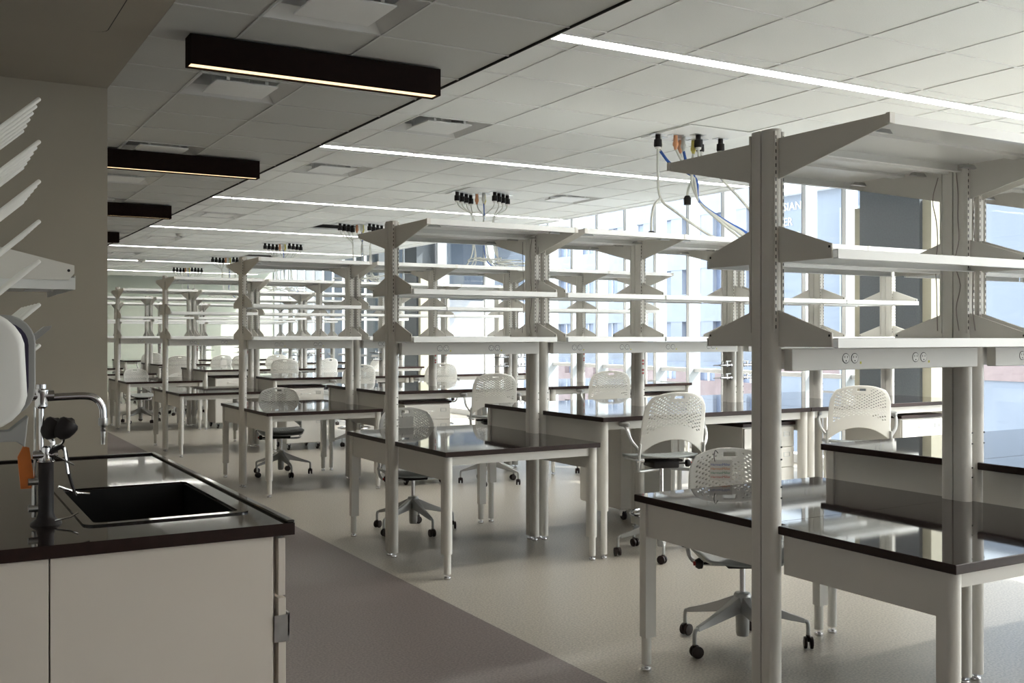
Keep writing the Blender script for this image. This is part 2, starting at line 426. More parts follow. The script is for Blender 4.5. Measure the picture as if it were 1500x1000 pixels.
# white hall with sign and blue glass bay
e = empty('white_building', (30, 18, -12), label='white building with lettered sign and blue glass bay', cat='building', group=OUT)
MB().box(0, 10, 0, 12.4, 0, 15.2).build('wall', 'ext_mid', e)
MB().box(-.3, 10, -.2, 12.5, 19.0, 22.7).build('cornice', 'ext_white', e)
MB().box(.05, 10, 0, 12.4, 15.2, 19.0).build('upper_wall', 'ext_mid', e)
MB().box(-.25, 0, 7.0, 8.9, 0, 18.2).build('glass_bay', 'ext_glass', e)
for z_ in range(0, 18, 1): MB().box(-.29, -.25, 7.0, 8.9, z_, z_+.06).build('bay_bar', 'ext_grey', e)
for y_ in (7.0, 7.62, 8.25, 8.86): MB().box(-.30, -.25, y_, y_+.06, 0, 18.2).build('bay_bar', 'ext_grey', e)
MB().box(-.06, 0, 0, 12.4, 12.0, 12.5).build('band', 'brick_pink', e)
def text(s, size, loc, rot, mname, parent, name='lettering', ext=.01):
    c = bpy.data.curves.new(name, 'FONT'); c.body = s; c.size = size; c.extrude = ext; c.resolution_u = 2
    c.materials.append(M[mname]); ob = bpy.data.objects.new(name, c); C.objects.link(ob)
    bpy.context.view_layer.update(); me = bpy.data.meshes.new_from_object(ob.evaluated_get(bpy.context.evaluated_depsgraph_get()))
    bpy.data.objects.remove(ob); ob = bpy.data.objects.new(name, me); C.objects.link(ob)
    ob.parent = parent; ob.location = loc; ob.rotation_euler = rot; return ob
for k, s_ in enumerate(('SIAN', 'ER', 'ARC')):
    text(s_, .46, (.03, 12.12, 18.42-k*.60), (PI/2, 0, -PI/2), 'ext_white', e)
# tower to the side, pale
facade('office_tower', 'pale grey office tower seen through the wide panes', 46, 4, 24, -12, 34, 'ext_white', 4.0, 4.2, 1.6, 1.6, 'ext_grey')
# wing of this building beyond the third window
e = empty('building_wing', (8.98, 20.6, -6), label='white panelled outside wall of the building wing', cat='building', group=OUT)
for k in range(3):
    MB().box(k*1.1+.0, k*1.1+1.09, 0, .3, 0, 8.25).build('wall_panel', 'ext_white' if k != 1 else 'precast', e)
    MB().box(k*1.1+.0, k*1.1+1.09, -.03, .3, 8.27, 14).build('shaded_blue_panel', 'ext_shade_blue', e)  # upper panels coloured dark to stand for shade on the wall
MB().box(0, 3.3, .31, 1.3, 0, 14).build('backing', 'ext_grey', e)
MB().box(0, 3.3, -2.4, -.04, 9.75, 10.1).build('shadow_slab', 'ext_grey', e)  # added above the visible part to cast a diagonal shadow on this wall

# ------------------------------------------------------------------ desks and benches
def leg_mb(zt, step, front):
    # D-shaped upper tube, narrower lower tube; front = -1 rounds towards -y
    m = MB(); r = .028; pol = []
    for k in range(9):
        a = PI+PI*k/8 if front < 0 else PI*k/8
        pol.append((r*math.cos(a), (r*math.sin(a))+front*.004))
    pol += [(r, .03), (-r, .03)] if front < 0 else [(-r, -.03), (r, -.03)]
    m.prism(pol, step, zt); return m
def make_desk(L, zt, step, side, ap, notch0, notch1, halfend):
    """side -1: faces -y.  local origin: floor, centre line of the row, left end of the desk"""
    e = empty('lab_desk')
    s_ = side; yo, yi = .80, .0002
    nx = .045
    pts = [(0, yo), (L, yo), (L, yi+(.06 if notch1 else 0)), (L-nx, yi+(.06 if notch1 else 0)), (L-nx, yi), (nx, yi), (nx, yi+(.06 if notch0 else 0)), (0, yi+(.06 if notch0 else 0))]
    pts = [(x, y*s_) for x, y in pts]
    if s_ > 0: pts = pts[::-1]
    top = MB().prism(pts, zt-.03, zt).build('desktop', ['epoxy_edge', 'epoxy'], e, bev=.0025, seg=1)
    for p in top.data.polygons:
        if p.normal.z > .9 : p.material_index = 1
    for x in (.035, L-.035):
        m = leg_mb(zt-.031, step, s_)
        m.xf(Matrix.Translation((x, s_*.755, 0)))
        lg = m.build('leg', 'powder', e, smooth=True)
        MB().lathe([(.0215, .03), (.0215, step+.05)], (x, s_*.757, 0), 14).build('lower_leg', 'powder', lg, smooth=True)
        MB().lathe([(.02, 0), (.022, .006), (.02, .014), (.008, .016), (.008, .034)], (x, s_*.757, 0), 12).build('foot', 'chrome', lg, smooth=True)
        hb = MB()
        for z_ in (zt-.30, zt-.345):
            hb.add(*ring((x+.0285, s_*.748, z_), .006))
        hb.build('bolt_holes', 'rubber', lg)
    for x in (.02, L-.032):
        MB().prism([(y*s_, z) for y, z in ((.073, zt-.031), (.735, zt-.031), (.735, zt-ap), (.073, zt-ap))], x, x+.012, 'x').build('end_apron', 'powder', e)
    y0, y1 = sorted((s_*.735, s_*.76))
    MB().box(.065, L-.065, y0, y1, zt-.085, zt-.031).build('front_rail', 'powder', e)
    return e
def ring(c, r, n=8, ax='x'):
    vs = [(c[0]+.001, c[1]+r*math.cos(2*PI*k/n), c[2]+r*math.sin(2*PI*k/n)) for k in range(n)]
    return vs, [tuple(range(n))]
protos = {}
def desk(kind, side, x, y, label, group):
    k = (kind, side)
    if k not in protos:
        if kind == 'low': protos[k] = make_desk(1.115, .76, .15, side, .175, True, False, 0)
        elif kind == 'high': protos[k] = make_desk(1.865, .92, .31, side, .175, True, True, 0)
        e = protos[k]
    else: e = again(protos[k])
    e.name = 'lab_desk' if kind == 'low' else 'lab_bench'
    place(e, x, y); return tag(e, label, 'desk' if kind == 'low' else 'bench', group)
XA, XB1, XB2, XC, XD1, XD2, XE, XF = 2.707, 3.79, 3.867, 4.72, 5.635, 5.71, 6.60, 7.49
for r, yc in enumerate(ROWS):
    for s_, sn in ((-1, 'near'), (1, 'far')):
        desk('low', s_, 2.702, yc, 'low black-topped desk at the aisle, %s side of the %s bench row' % (sn, ORD[r]), 'low desks at the aisle')
        desk('high', s_, 3.838, yc, 'high black-topped bench next to the low desk, %s side of %s row' % (sn, ORD[r]), 'high benches')
        if r > 0: desk('high', s_, 5.708, yc, 'high black-topped bench by the windows, %s side of %s row' % (sn, ORD[r]), 'high benches')

# ------------------------------------------------------------------ shelving frames
TOPZ, SH2, SH3 = 2.165, 1.745, 1.440
def post(e, x, slots=True, dim=1):
    m = MB()
    for s_ in (-1, 1):
        pol = []
        cy = s_*.032
        for k in range(7):
            a = (PI+PI*k/6) if s_ < 0 else PI*k/6
            pol.append((.027*math.cos(a), cy+s_*.007+.027*math.sin(a)))
        pol += [(.027, s_*.003), (-.027, s_*.003)] if s_ < 0 else [(-.027, .003), (.027, .003)]
        m.prism(pol, .03, 2.2)
    m.xf(Matrix.Translation((x, 0, 0)))
    p = m.build('post', 'powder', e, smooth=True)
    MB().lathe([(.02, 0), (.022, .006), (.02, .012), (.008, .014), (.008, .034)], (x, -.034, 0), 10).lathe([(.02, 0), (.022, .006), (.02, .012), (.008, .014), (.008, .034)], (x, .034, 0), 10).build('foot', 'chrome', p, smooth=True)
    if slots:
        # slotted standards let into both rounded ends
        st = MB(); sl_ = MB()
        for s_ in (-1, 1):
            for sx in (-.018, .018):
                y0, y1 = sorted((s_*.058, s_*.0670))
                st.box(x+sx-.0045, x+sx+.0045, y0, y1, 1.46, 2.19)
                z = 1.475
                while z < 2.18:
                    a0, a1 = sorted((s_*.0668, s_*.0674))
                    sl_.box(x+sx-.0022, x+sx+.0022, a0, a1, z, z+.013); z += .0254
        st.build('slotted_strip', 'powder', p)
        q = sl_.build('slots', 'dark', p); q['kind'] = 'stuff'
        hb = MB()
        for z_ in (1.0, 1.045, .86, .90):
            hb.box(x+.008, x+.014, -.0665, -.0640, z_-.003, z_+.003)
        hb.build('bolt_holes', 'dark', p)
    return p
def brackets(e, x):
    for s_ in (-1, 1):
        def pr(pts, name, a=-.0018, b=.0018):
            P = [(y*s_, z) for y, z in pts]
            if s_ > 0: P = P[::-1]
            return MB().prism(P, x+a, x+b, 'x').build(name, 'powder', e)
        pr([(.055, 2.015), (.56, 2.132), (.56, TOPZ), (.055, TOPZ)], 'top_bracket', -.003, .003)
        MB().box(x-.012, x+.012, *sorted((s_*.548, s_*.564)), 2.132, TOPZ+.001).build('bracket_tip', 'powder', e)
        for zs in (SH2, SH3):
            b_ = pr([(.055, zs-.03), (.315, zs-.03), (.315, zs+.020), (.30, zs+.024), (.055, zs+.105)], 'shelf_bracket', -.003, .003)
            bh = MB().box(x-.0042, x+.0042, *sorted((s_*.300, s_*.308)), zs+.006, zs+.014).build('bracket_hole', 'dark', b_)
def shelf(e, x0, x1, s_, z, depth, y_in, name, lip):
    # pressed-steel tray: top plate, front lip with return, back lip, underside clips
    m = MB(); yo = depth; a, b = x0+.006, x1-.006
    def bx(ya, yb, za, zb): y0, y1 = sorted((s_*ya, s_*yb)); m.box(a, b, y0, y1, za, zb)
    bx(y_in, yo, z-.003, z); bx(yo-.003, yo, z-lip, z-.003); bx(yo-.022, yo-.003, z-lip, z-lip+.003)
    bx(y_in, y_in+.003, z-lip, z-.003); bx(y_in+.003, y_in+.02, z-lip, z-lip+.003)
    if depth > .4: bx((y_in+yo)/2-.03, (y_in+yo)/2+.03, z-.014, z-.003)
    o_ = m.build(name, 'shelf_steel', e)
    for xx_ in (a+.09, b-.09):
        for yy_ in (y_in+.10, yo-.12):
            y0, y1 = sorted((s_*(yy_-.01), s_*(yy_+.01)))
            c = MB().prism([(xx_-.045, z-lip-.002), (xx_+.045, z-lip-.002), (xx_+.03, z-lip+.012), (xx_-.03, z-lip+.012)], y0, y1, 'y')
            if name == 'top_shelf': c.build('clip', 'steel', o_)
    return o_
def rail(e, x0, x1, outs):
    m = MB()
    for s_ in (-1, 1):
        y0, y1 = sorted((s_*.063, s_*.105)); m.box(x0, x1, y0, y1, 1.322, 1.402)
    m.box(x0, x1, -.063, .063, 1.396, 1.402)
    r_ = m.build('power_rail', 'powder', e, bev=.002, seg=1)
    for xo in outs:
        for s_ in (-1, 1):
            f = MB(); h_ = MB()
            for dx in (-.0235, .0235):
                pts = [(xo+dx+.017*math.cos(2*PI*k/14), 1.365+.017*math.sin(2*PI*k/14)) for k in range(14)]
                y0, y1 = sorted((s_*.1052, s_*.1066)); f.prism(pts, y0, y1, 'y')
                y0, y1 = sorted((s_*.1066, s_*.1069))
                h_.box(xo+dx-.008, xo+dx-.0055, y0, y1, 1.366, 1.374).box(xo+dx+.0055, xo+dx+.008, y0, y1, 1.366, 1.374).box(xo+dx-.0025, xo+dx+.0025, y0, y1, 1.353, 1.358)
                pr_ = [(xo+dx+.0195*math.cos(2*PI*k/14), 1.365+.0195*math.sin(2*PI*k/14)) for k in range(14)]
                y0, y1 = sorted((s_*.1050, s_*.1053)); h_.prism(pr_, y0, y1, 'y')
            o_ = f.build('outlet', 'plastic_white', r_)
            y0, y1 = sorted((s_*.105, s_*.1058))
            h_.build('outlet_slots', 'dark', r_)
            MB().box(xo+.052, xo+.060, y0, y1, 1.343, 1.352).build('yellow_dot', 'yellow', r_)
def tap(e, x, sx):
    for z in (1.215, 1.115):
        y = -.02 if sx < 0 else .0
        x0 = x+sx*.024; y = -.045
        b = MB().lathe([(.016, 0), (.016, .012), (.010, .014), (.010, .05)], (0, 0, 0), 12, Matrix.Rotation(sx*PI/2, 4, 'Y')).xf(Matrix.Translation((x0, y, z)))
        b.tube([(x0+sx*.04, y, z), (x0+sx*.11, y, z)], .011, 10, .009).tube([(x0+sx*.11, y, z), (x0+sx*.155, y, z), (x0+sx*.185, y, z-.002)], .006, 8, .003)
        b.tube([(x0+sx*.045, y, z-.012), (x0+sx*.045, y, z+.028)], .009, 10).tube([(x0+sx*.09, y, z), (x0+sx*.09, y, z+.03)], .007, 8)
        t_ = b.build('gas_tap', 'chrome', e, smooth=True)
        MB().box(*sorted((x0+sx*.005, x0+sx*.06)), y-.006, y+.006, z+.028, z+.036).build('tap_handle', 'steel', t_, bev=.002, seg=1)
def red_sockets(e, x):
    for z in (1.262, 1.238, 1.192, 1.168):
        pts = [(x+.009*math.cos(2*PI*k/10), z+.009*math.sin(2*PI*k/10)) for k in range(10)]
        MB().prism(pts, -.067, -.0595, 'y').build('red_socket', 'red', e)
def frame_A():
    e = empty('shelving_frame')
    post(e, XA); post(e, XB1); brackets(e, XA); brackets(e, XB1)
    for s_ in (-1, 1):
        shelf(e, XA, XB1, s_, TOPZ, .56, .02, 'top_shelf', .034)
        for z in (SH2, SH3): shelf(e, XA, XB1, s_, z, .335, .064, 'shelf', .032)
    rail(e, XA+.024, XB1-.01, (3.03, 3.42))
    return e
def frame_B(p, q, r, outs, with_tap):
    e = empty('shelving_frame')
    for x in (p, q, r): post(e, x); brackets(e, x)
    for a, b in ((p, q), (q, r)):
        for s_ in (-1, 1):
            shelf(e, a, b, s_, TOPZ, .56, .02, 'top_shelf', .034)
            for z in (SH2, SH3): shelf(e, a, b, s_, z, .335, .064, 'shelf', .032)
    rail(e, p+.03, r-.01, outs)
    red_sockets(e, q)
    if with_tap: tap(e, with_tap[0], with_tap[1])
    return e
fa_, fb_, fc_ = frame_A(), frame_B(XB2, XC, XD1, (4.1, 4.52, 4.95, 5.35), (XD1, -1)), frame_B(XD2, XE, XF, (5.95, 6.4, 6.85, 7.25), (XD2, 1))
for r, yc in enumerate(ROWS):
    for nm, src in (('at the aisle over the low desks', fa_), ('over the middle benches', fb_), ('next to the windows', fc_)):
        if r == 0 and src is fc_: continue
        used = src.get('label')
        e = again(src) if used else src
        place(e, 0, yc); tag(e, 'white steel shelving frame %s, %s bench row' % (nm, ORD[r]), 'shelving', 'steel shelving frames')
# thin loose wires on the nearest row's middle post and the second row's
for r, lab in ((0, 'nearest'), (1, 'second')):
    yc = ROWS[r]
    e = empty('wiring', (0, yc, 0), label='thin loose brown wires hanging along the middle post of the %s row' % lab, cat='wire')
    for x, y, z0, z1 in ((XB1-.035, -.03, 2.13, 1.47), (XB1-.035, .075, 2.12, 1.47), (XB1+.0, -.078, 2.13, 1.47)):
        pts = [(x+random.uniform(-.008, .008), y+random.uniform(-.012, .012), z0+(z1-z0)*k/7) for k in range(8)]
        MB().tube(smooth_path(pts, 4), .0022, 5).build('wire', 'brown_cable', e, smooth=True)

# ------------------------------------------------------------------ mobile cabinets
def cabinet(L=.50, D=.56, zt=.815, drawers=(.14, .14), door=True):
    e = empty('mobile_cabinet')
    MB().box(0, L, -D/2, D/2, .09, zt-.025).build('body', 'powder', e, bev=.003, seg=1)
    MB().box(-.01, L+.01, -D/2-.02, D/2+.01, zt-.025, zt).build('top', 'epoxy_edge', e, bev=.003, seg=1)
    z = zt-.032
    for k, hgt in enumerate((.15, .15, .385)):
        d_ = MB().box(.006, L-.006, -D/2-.018, -D/2-.001, z-hgt, z-.004).build('drawer', 'powder', e, bev=.002, seg=1)
        yh = -D/2-.018; zh = z-hgt*.45 if hgt < .2 else z-.06
        MB().tube(smooth_path([(L*.38, yh, zh), (L*.38+.01, yh-.024, zh), (L*.62-.01, yh-.024, zh), (L*.62, yh, zh)], 4), .004, 6).build('handle', 'steel', d_, smooth=True)
        hx = L-.08
        MB().box(hx-.03, hx+.03, yh-.003, yh, z-hgt*.3-.001, z-hgt*.3+.003).box(hx-.03, hx+.03, yh-.003, yh, z-hgt*.3-.03, z-hgt*.3-.026).box(hx-.03, hx-.026, yh-.003, yh, z-hgt*.3-.03, z-hgt*.3+.003).box(hx+.026, hx+.03, yh-.003, yh, z-hgt*.3-.03, z-hgt*.3+.003).build('label_holder', 'steel', d_)
        z -= hgt
    for sx in (.06, L-.06):
        for sy in (-D/2+.06, D/2-.06):
            w_ = MB().lathe([(.030, -.012), (.034, -.008), (.034, .008), (.030, .012)], (0, 0, 0), 14, Matrix.Rotation(PI/2, 4, 'Y')).xf(Matrix.Translation((sx, sy+.015, .034))).build('caster', 'wheel', e, smooth=True)
            MB().box(sx-.022, sx-.017, sy-.02, sy+.025, .03, .09).box(sx+.017, sx+.022, sy-.02, sy+.025, .03, .09).box(sx-.022, sx+.022, sy-.02, sy+.025, .082, .09).build('fork', 'chrome', w_)
    return e
cab0 = cabinet()
cl = [(4.05, ROWS[2]-.46, 0, 'third bench row, near side beside the leg'), (4.02, ROWS[3]-.46, 0, 'fourth bench row, near side beside the leg'), (4.02, ROWS[4]-.46, 0, 'fifth bench row, near side beside the leg'),
      (4.02, ROWS[5]-.46, 0, 'sixth bench row, near side beside the leg'),
      (5.26, ROWS[1]+.55, PI, 'second bench row, far side, back to the camera'), (5.14, ROWS[1]-.40, 0, 'second bench row, near side behind the armed stool'),
      (6.75, ROWS[1]-.46, 0, 'second bench row, near side close to the windows'), (5.05, ROWS[3]-.46, 0, 'fourth bench row, middle of near side'),
      (6.9, ROWS[2]-.46, 0, 'third bench row, near side close to the windows'), (4.6, ROWS[0]-.46, 0, 'nearest bench row, under the high bench')]
for k, (x, y, rz, l) in enumerate(cl):
    if k == 9: continue
    e = cab0 if k == 0 else again(cab0)
    place(e, x, y, rz); tag(e, 'white mobile drawer cabinet with black top, %s' % l, 'cabinet', 'mobile drawer cabinets')

# ------------------------------------------------------------------ chairs
def perforated(nu, nv, fmap, holed, cut=lambda u, v: False, rh=.32):
    """grid of cells; holed cells get an octagonal opening"""
    m = MB(); idx = {}
    def V(u, v):
        k = (round(u, 5), round(v, 5))
        if k not in idx: idx[k] = len(m.v); m.v.append(tuple(fmap(u, v)))
        return idx[k]
    for i in range(nu):
        for j in range(nv):
            u0, u1, v0, v1 = -1+2*i/nu, -1+2*(i+1)/nu, j/nv, (j+1)/nv
            uc, vc = (u0+u1)/2, (v0+v1)/2
            if cut(uc, vc): continue
            if (i+j) % 2 == 0 and holed(uc, vc):
                hu, hv = (u1-u0)/2, (v1-v0)/2
                ring_ = [V(u0, v0), V(uc, v0), V(u1, v0), V(u1, vc), V(u1, v1), V(uc, v1), V(u0, v1), V(u0, vc)]
                inn = []
                for k in range(8):
                    a = PI+PI/4+k*PI/4
                    inn.append(V(uc+hu*.80*math.cos(a), vc+hv*.80*math.sin(a)))
                for k in range(8): m.f.append((ring_[k], ring_[(k+1) % 8], inn[(k+1) % 8], inn[k]))
            else:
                m.f.append((V(u0, v0), V(uc, v0), V(u1, v0), V(u1, vc), V(u1, v1), V(uc, v1), V(u0, v1), V(u0, vc)))
    return m
def make_chair(seat_z, arms, stool):
    e = empty('task_chair')
    # backrest: local front is -y, back at +y
    def fb(u, v):
        low = .105*(1-abs(u)**2.2)
        w_ = .215-.012*v+.010*math.sin(v*PI)
        if v < .3: w_ += .012*(1-v/.3)
        topz = .415-.035*abs(u)**2.5
        z = low+(topz-low)*v
        vv = max(0, (v-.72)/.28); w_ *= 1-.16*vv**2.6
        y = .035*(1-u*u)*1.0-.0+.11*(z/.415)-.02*math.sin(z/.415*PI)
        return (w_*u, .155+y, seat_z+.02+z)
    def hb(u, v): return .30 < v < .93 and abs(u) < .86-.1*max(0, v-.7) and not (abs(u) < .30 and v > .80)
    def cb(u, v): return abs(u) < .18 and .865 < v < .925
    b = perforated(26, 30, fb, hb, cb).build('backrest', 'plastic_white', e, smooth=True, solid=.006)
    # seat
    def fs(u, v):
        d = v*2-1
        # squircle mapping
        x = u*math.sqrt(max(0, 1-.32*d*d)); y = d*math.sqrt(max(0, 1-.32*u*u))
        z = .012*(u*u)+.018*(max(0, d)**2)-.030*max(0, -d-.45)**1.6*2-.008
        return (.235*x, .215*y-.03, seat_z+z)
    def hs(u, v): return .32 < v < .9 and abs(u) < .72
    perforated(20, 20, fs, hs).build('seat', 'seat_grey', e, smooth=True, solid=.012)
    # side frames
    for s_ in (-1, 1):
        pts = [(s_*.222, .175, seat_z+.10), (s_*.225, .165, seat_z+.02), (s_*.225, .15, seat_z-.05), (s_*.20, .10, seat_z-.085), (s_*.10, .06, seat_z-.085), (s_*.04, .05, seat_z-.08)]
        fr_ = MB().tube(smooth_path(pts, 4), .011, 8)
        fr_.tube([(s_*.225, .16, seat_z-.01), (s_*.205, -.12, seat_z-.022), (s_*.17, -.19, seat_z-.03)], .010, 8)
        fo = fr_.build('side_frame', 'frame_grey', e, smooth=True)
        MB().tube([(s_*.19, .155, seat_z-.01), (s_*.24, .16, seat_z-.01)], .013, 10).build('pivot', 'chrome', fo, smooth=True)
        if arms:
            pts = [(s_*.225, .15, seat_z+.06), (s_*.265, .12, seat_z+.12), (s_*.275, .08, seat_z+.19), (s_*.27, .03, seat_z+.205)]
            a_ = MB().tube(smooth_path(pts, 4), .012, 8).build('arm', 'frame_grey', e, smooth=True)
            pol = []
            for k in range(16):
                t_ = 2*PI*k/16; pol.append((s_*.268+.034*math.cos(t_)*(1-.15*math.sin(t_)), -.035+.125*math.sin(t_)))
            MB().prism(pol if True else pol, seat_z+.20, seat_z+.228).build('arm_pad', 'plastic_grey', a_, smooth=True, bev=.008, seg=2)
    MB().box(-.09, .09, -.10, .09, seat_z-.075, seat_z-.028).box(-.15, .15, -.05, .02, seat_z-.045, seat_z-.028).build('mechanism', 'rubber', e, bev=.012, seg=2, smooth=True)
    lv = MB().tube([(-.08, -.03, seat_z-.06), (-.20, -.04, seat_z-.062)], .006, 8).build('lever', 'rubber', e, smooth=True)
    MB().lathe([(.010, 0), (.024, .006), (.026, .022), (.018, .036)], (0, 0, 0), 12, Matrix.Rotation(-PI/2, 4, 'Y')).xf(Matrix.Translation((-.19, -.04, seat_z-.062))).build('knob', 'rubber', lv, smooth=True)
    MB().lathe([(.010, 0), (.010, .010)], (0, 0, 0), 10, Matrix.Rotation(-PI/2, 4, 'Y')).xf(Matrix.Translation((-.226, -.04, seat_z-.062))).build('knob_cap', 'red', lv)
    MB().lathe([(.014, .22), (.014, seat_z-.05)], (0, 0, 0), 14).build('column', 'chrome', e, smooth=True)
    ztop = .235
    MB().lathe([(.027, .055), (.031, .07), (.033, .20), (.040, .205), (.040, .245), (.034, .255), (.016, .26)], (0, 0, 0), 18).build('hub', 'frame_grey', e, smooth=True)
    if stool:
        f_ = MB().torus(.205, .009, .27).build('foot_ring', 'chrome', e, smooth=True)
        m = MB()
        for k in range(3):
            a = 2*PI*k/3; m.tube([(0.03*math.cos(a), .03*math.sin(a), .29), (.205*math.cos(a), .205*math.sin(a), .27)], .007, 6)
        m.build('ring_spokes', 'chrome', f_, smooth=True)
    for k in range(5):
        a = 2*PI*k/5-.05; R_ = Matrix.Rotation(a, 4, 'Z')
        m = MB(); V = []
        secs = [(.03, .205, .026, .075), (.12, .175, .021, .050), (.22, .145, .016, .030), (.285, .128, .013, .020)]
        for (rr, zc, hw, hh) in secs:
            V += [(rr, -hw, zc-hh/2), (rr, hw, zc-hh/2), (rr, hw*.7, zc+hh/2), (rr, -hw*.7, zc+hh/2)]
        fs_ = [(0, 3, 2, 1)]
        for q in range(3):
            for w_ in range(4): fs_.append((q*4+w_, q*4+(w_+1) % 4, (q+1)*4+(w_+1) % 4, (q+1)*4+w_))
        fs_.append((12, 13, 14, 15)); m.add(V, fs_)
        m.tube(smooth_path([(.278, 0, .128), (.297, 0, .122), (.302, 0, .10), (.302, 0, .055)], 3), .010, 8)
        m.xf(R_); lg = m.build('base_leg', 'frame_grey', e, smooth=True, bev=.003, seg=1)
        w_ = MB(); ca = random.uniform(0, PI)
        Rc = R_ @ Matrix.Translation((.302, 0, 0)) @ Matrix.Rotation(ca, 4, 'Z')
        for s_ in (-1, 1):
            w_.lathe([(.020, -.008), (.0275, -.006), (.0285, 0), (.0275, .006), (.018, .008)], (0, 0, 0), 16, Matrix.Rotation(PI/2, 4, 'Y')).v
        w2_ = MB()
        for s_ in (-1, 1):
            t2 = MB().lathe([(.018, -.009), (.027, -.007), (.0285, 0), (.027, .006), (.012, .009)], (0, 0, 0), 16, Matrix.Rotation(PI/2, 4, 'Y')).xf(Matrix.Translation((s_*.014, .010, .0285)))
            w2_.add(t2.v, t2.f)
        w2_.tube([(0, 0, .03), (0, 0, .062)], .010, 8)
        w2_.xf(Rc).build('caster', 'wheel', lg, smooth=True)
    return e
ch_plain = make_chair(.46, False, False)
ch_stool = make_chair(.655, True, True)
ch_stool2 = None
used = set()
def chair(kind, x, y, rz, label, group):
    src = ch_plain if kind == 'plain' else ch_stool
    if kind in used: e = again(src)
    else: e = src; used.add(kind)
    place(e, x, y, math.radians(rz)); e.name = 'task_chair' if kind == 'plain' else 'lab_stool'
    return tag(e, label, 'chair' if kind == 'plain' else 'stool', group)
G1, G2 = 'white task chairs behind the low desks', 'white tall lab stools at the high benches'
chair('plain', 3.33, 3.60, -30, 'armless white perforated task chair behind the nearest low desk', G1)
chair('plain', 3.20, 6.98, -12, 'armless white perforated task chair behind the second row low desk', G1)
chair('plain', 3.29, 10.47, -12, 'armless white perforated task chair behind the third row low desk', G1)
chair('plain', 3.25, 17.95, 10, 'armless white perforated task chair behind the fifth row low desk', G1)
sto = [(4.28, 5.40, 165, 'second bench row beside the low desk, back to camera'), (6.08, 5.36, 140, 'second bench row near the windows, backrest in sunlight'), (4.90, 8.85, 160, 'third bench row beside the drawer cabinet'),
       (6.28, 8.85, 155, 'third bench row near the windows'), (6.05, 12.40, 165, 'fourth bench row near the windows'), (4.86, 12.40, 175, 'fourth bench row, middle'), (5.03, 15.9, 170, 'fifth bench row, nearer the aisle'),
       (5.62, 15.9, 200, 'fifth bench row, middle'), (6.6, 15.9, 185, 'fifth bench row near the windows'), (4.14, 19.4, 180, 'sixth bench row, nearest the aisle'), (4.86, 19.45, 195, 'sixth bench row, second from the aisle'), (5.35, 19.3, 165, 'sixth bench row, third from the aisle'),
       (5.95, 19.4, 180, 'sixth bench row, by the windows'), (4.33, 22.9, 180, 'seventh bench row')]
for x, y, rz, l in sto: chair('stool', x, y, rz, 'white perforated lab stool at the %s' % l, G2)

# paper tags on chairs
def paper_tag(x, y, z, rz, label, lines):
    e = empty('paper_tag', (x, y, z), rz, label, 'tag')
    MB().box(-.055, .055, -.0006, .0006, -.10, 0).build('sheet', 'paper', e)
    MB().tube(smooth_path([(-.03, -.002, -.008), (-.035, -.006, .02), (-.025, .012, .045), (-.01, .02, .03)], 4), .0018, 5).build('tie', 'rubber', e, smooth=True)
    for k in range(lines):
        text('HermanMiller', .017, (-.05, -.001, -.028-.02*k), (PI/2, 0, 0), ('ink_blue', 'ink_orange', 'ink_green', 'ink_red')[k], e, ext=.0003)
    return e
paper_tag(3.39, 3.815, .845, math.radians(-30), 'white paper tag with coloured lettering hung on the nearest chair', 4)
paper_tag(3.25, 7.215, .83, math.radians(-12), 'crumpled white paper tag tied to the second row chair', 0)
paper_tag(4.93, 19.15, 1.0, math.radians(-15), 'small white paper tag on a sixth row stool', 0)

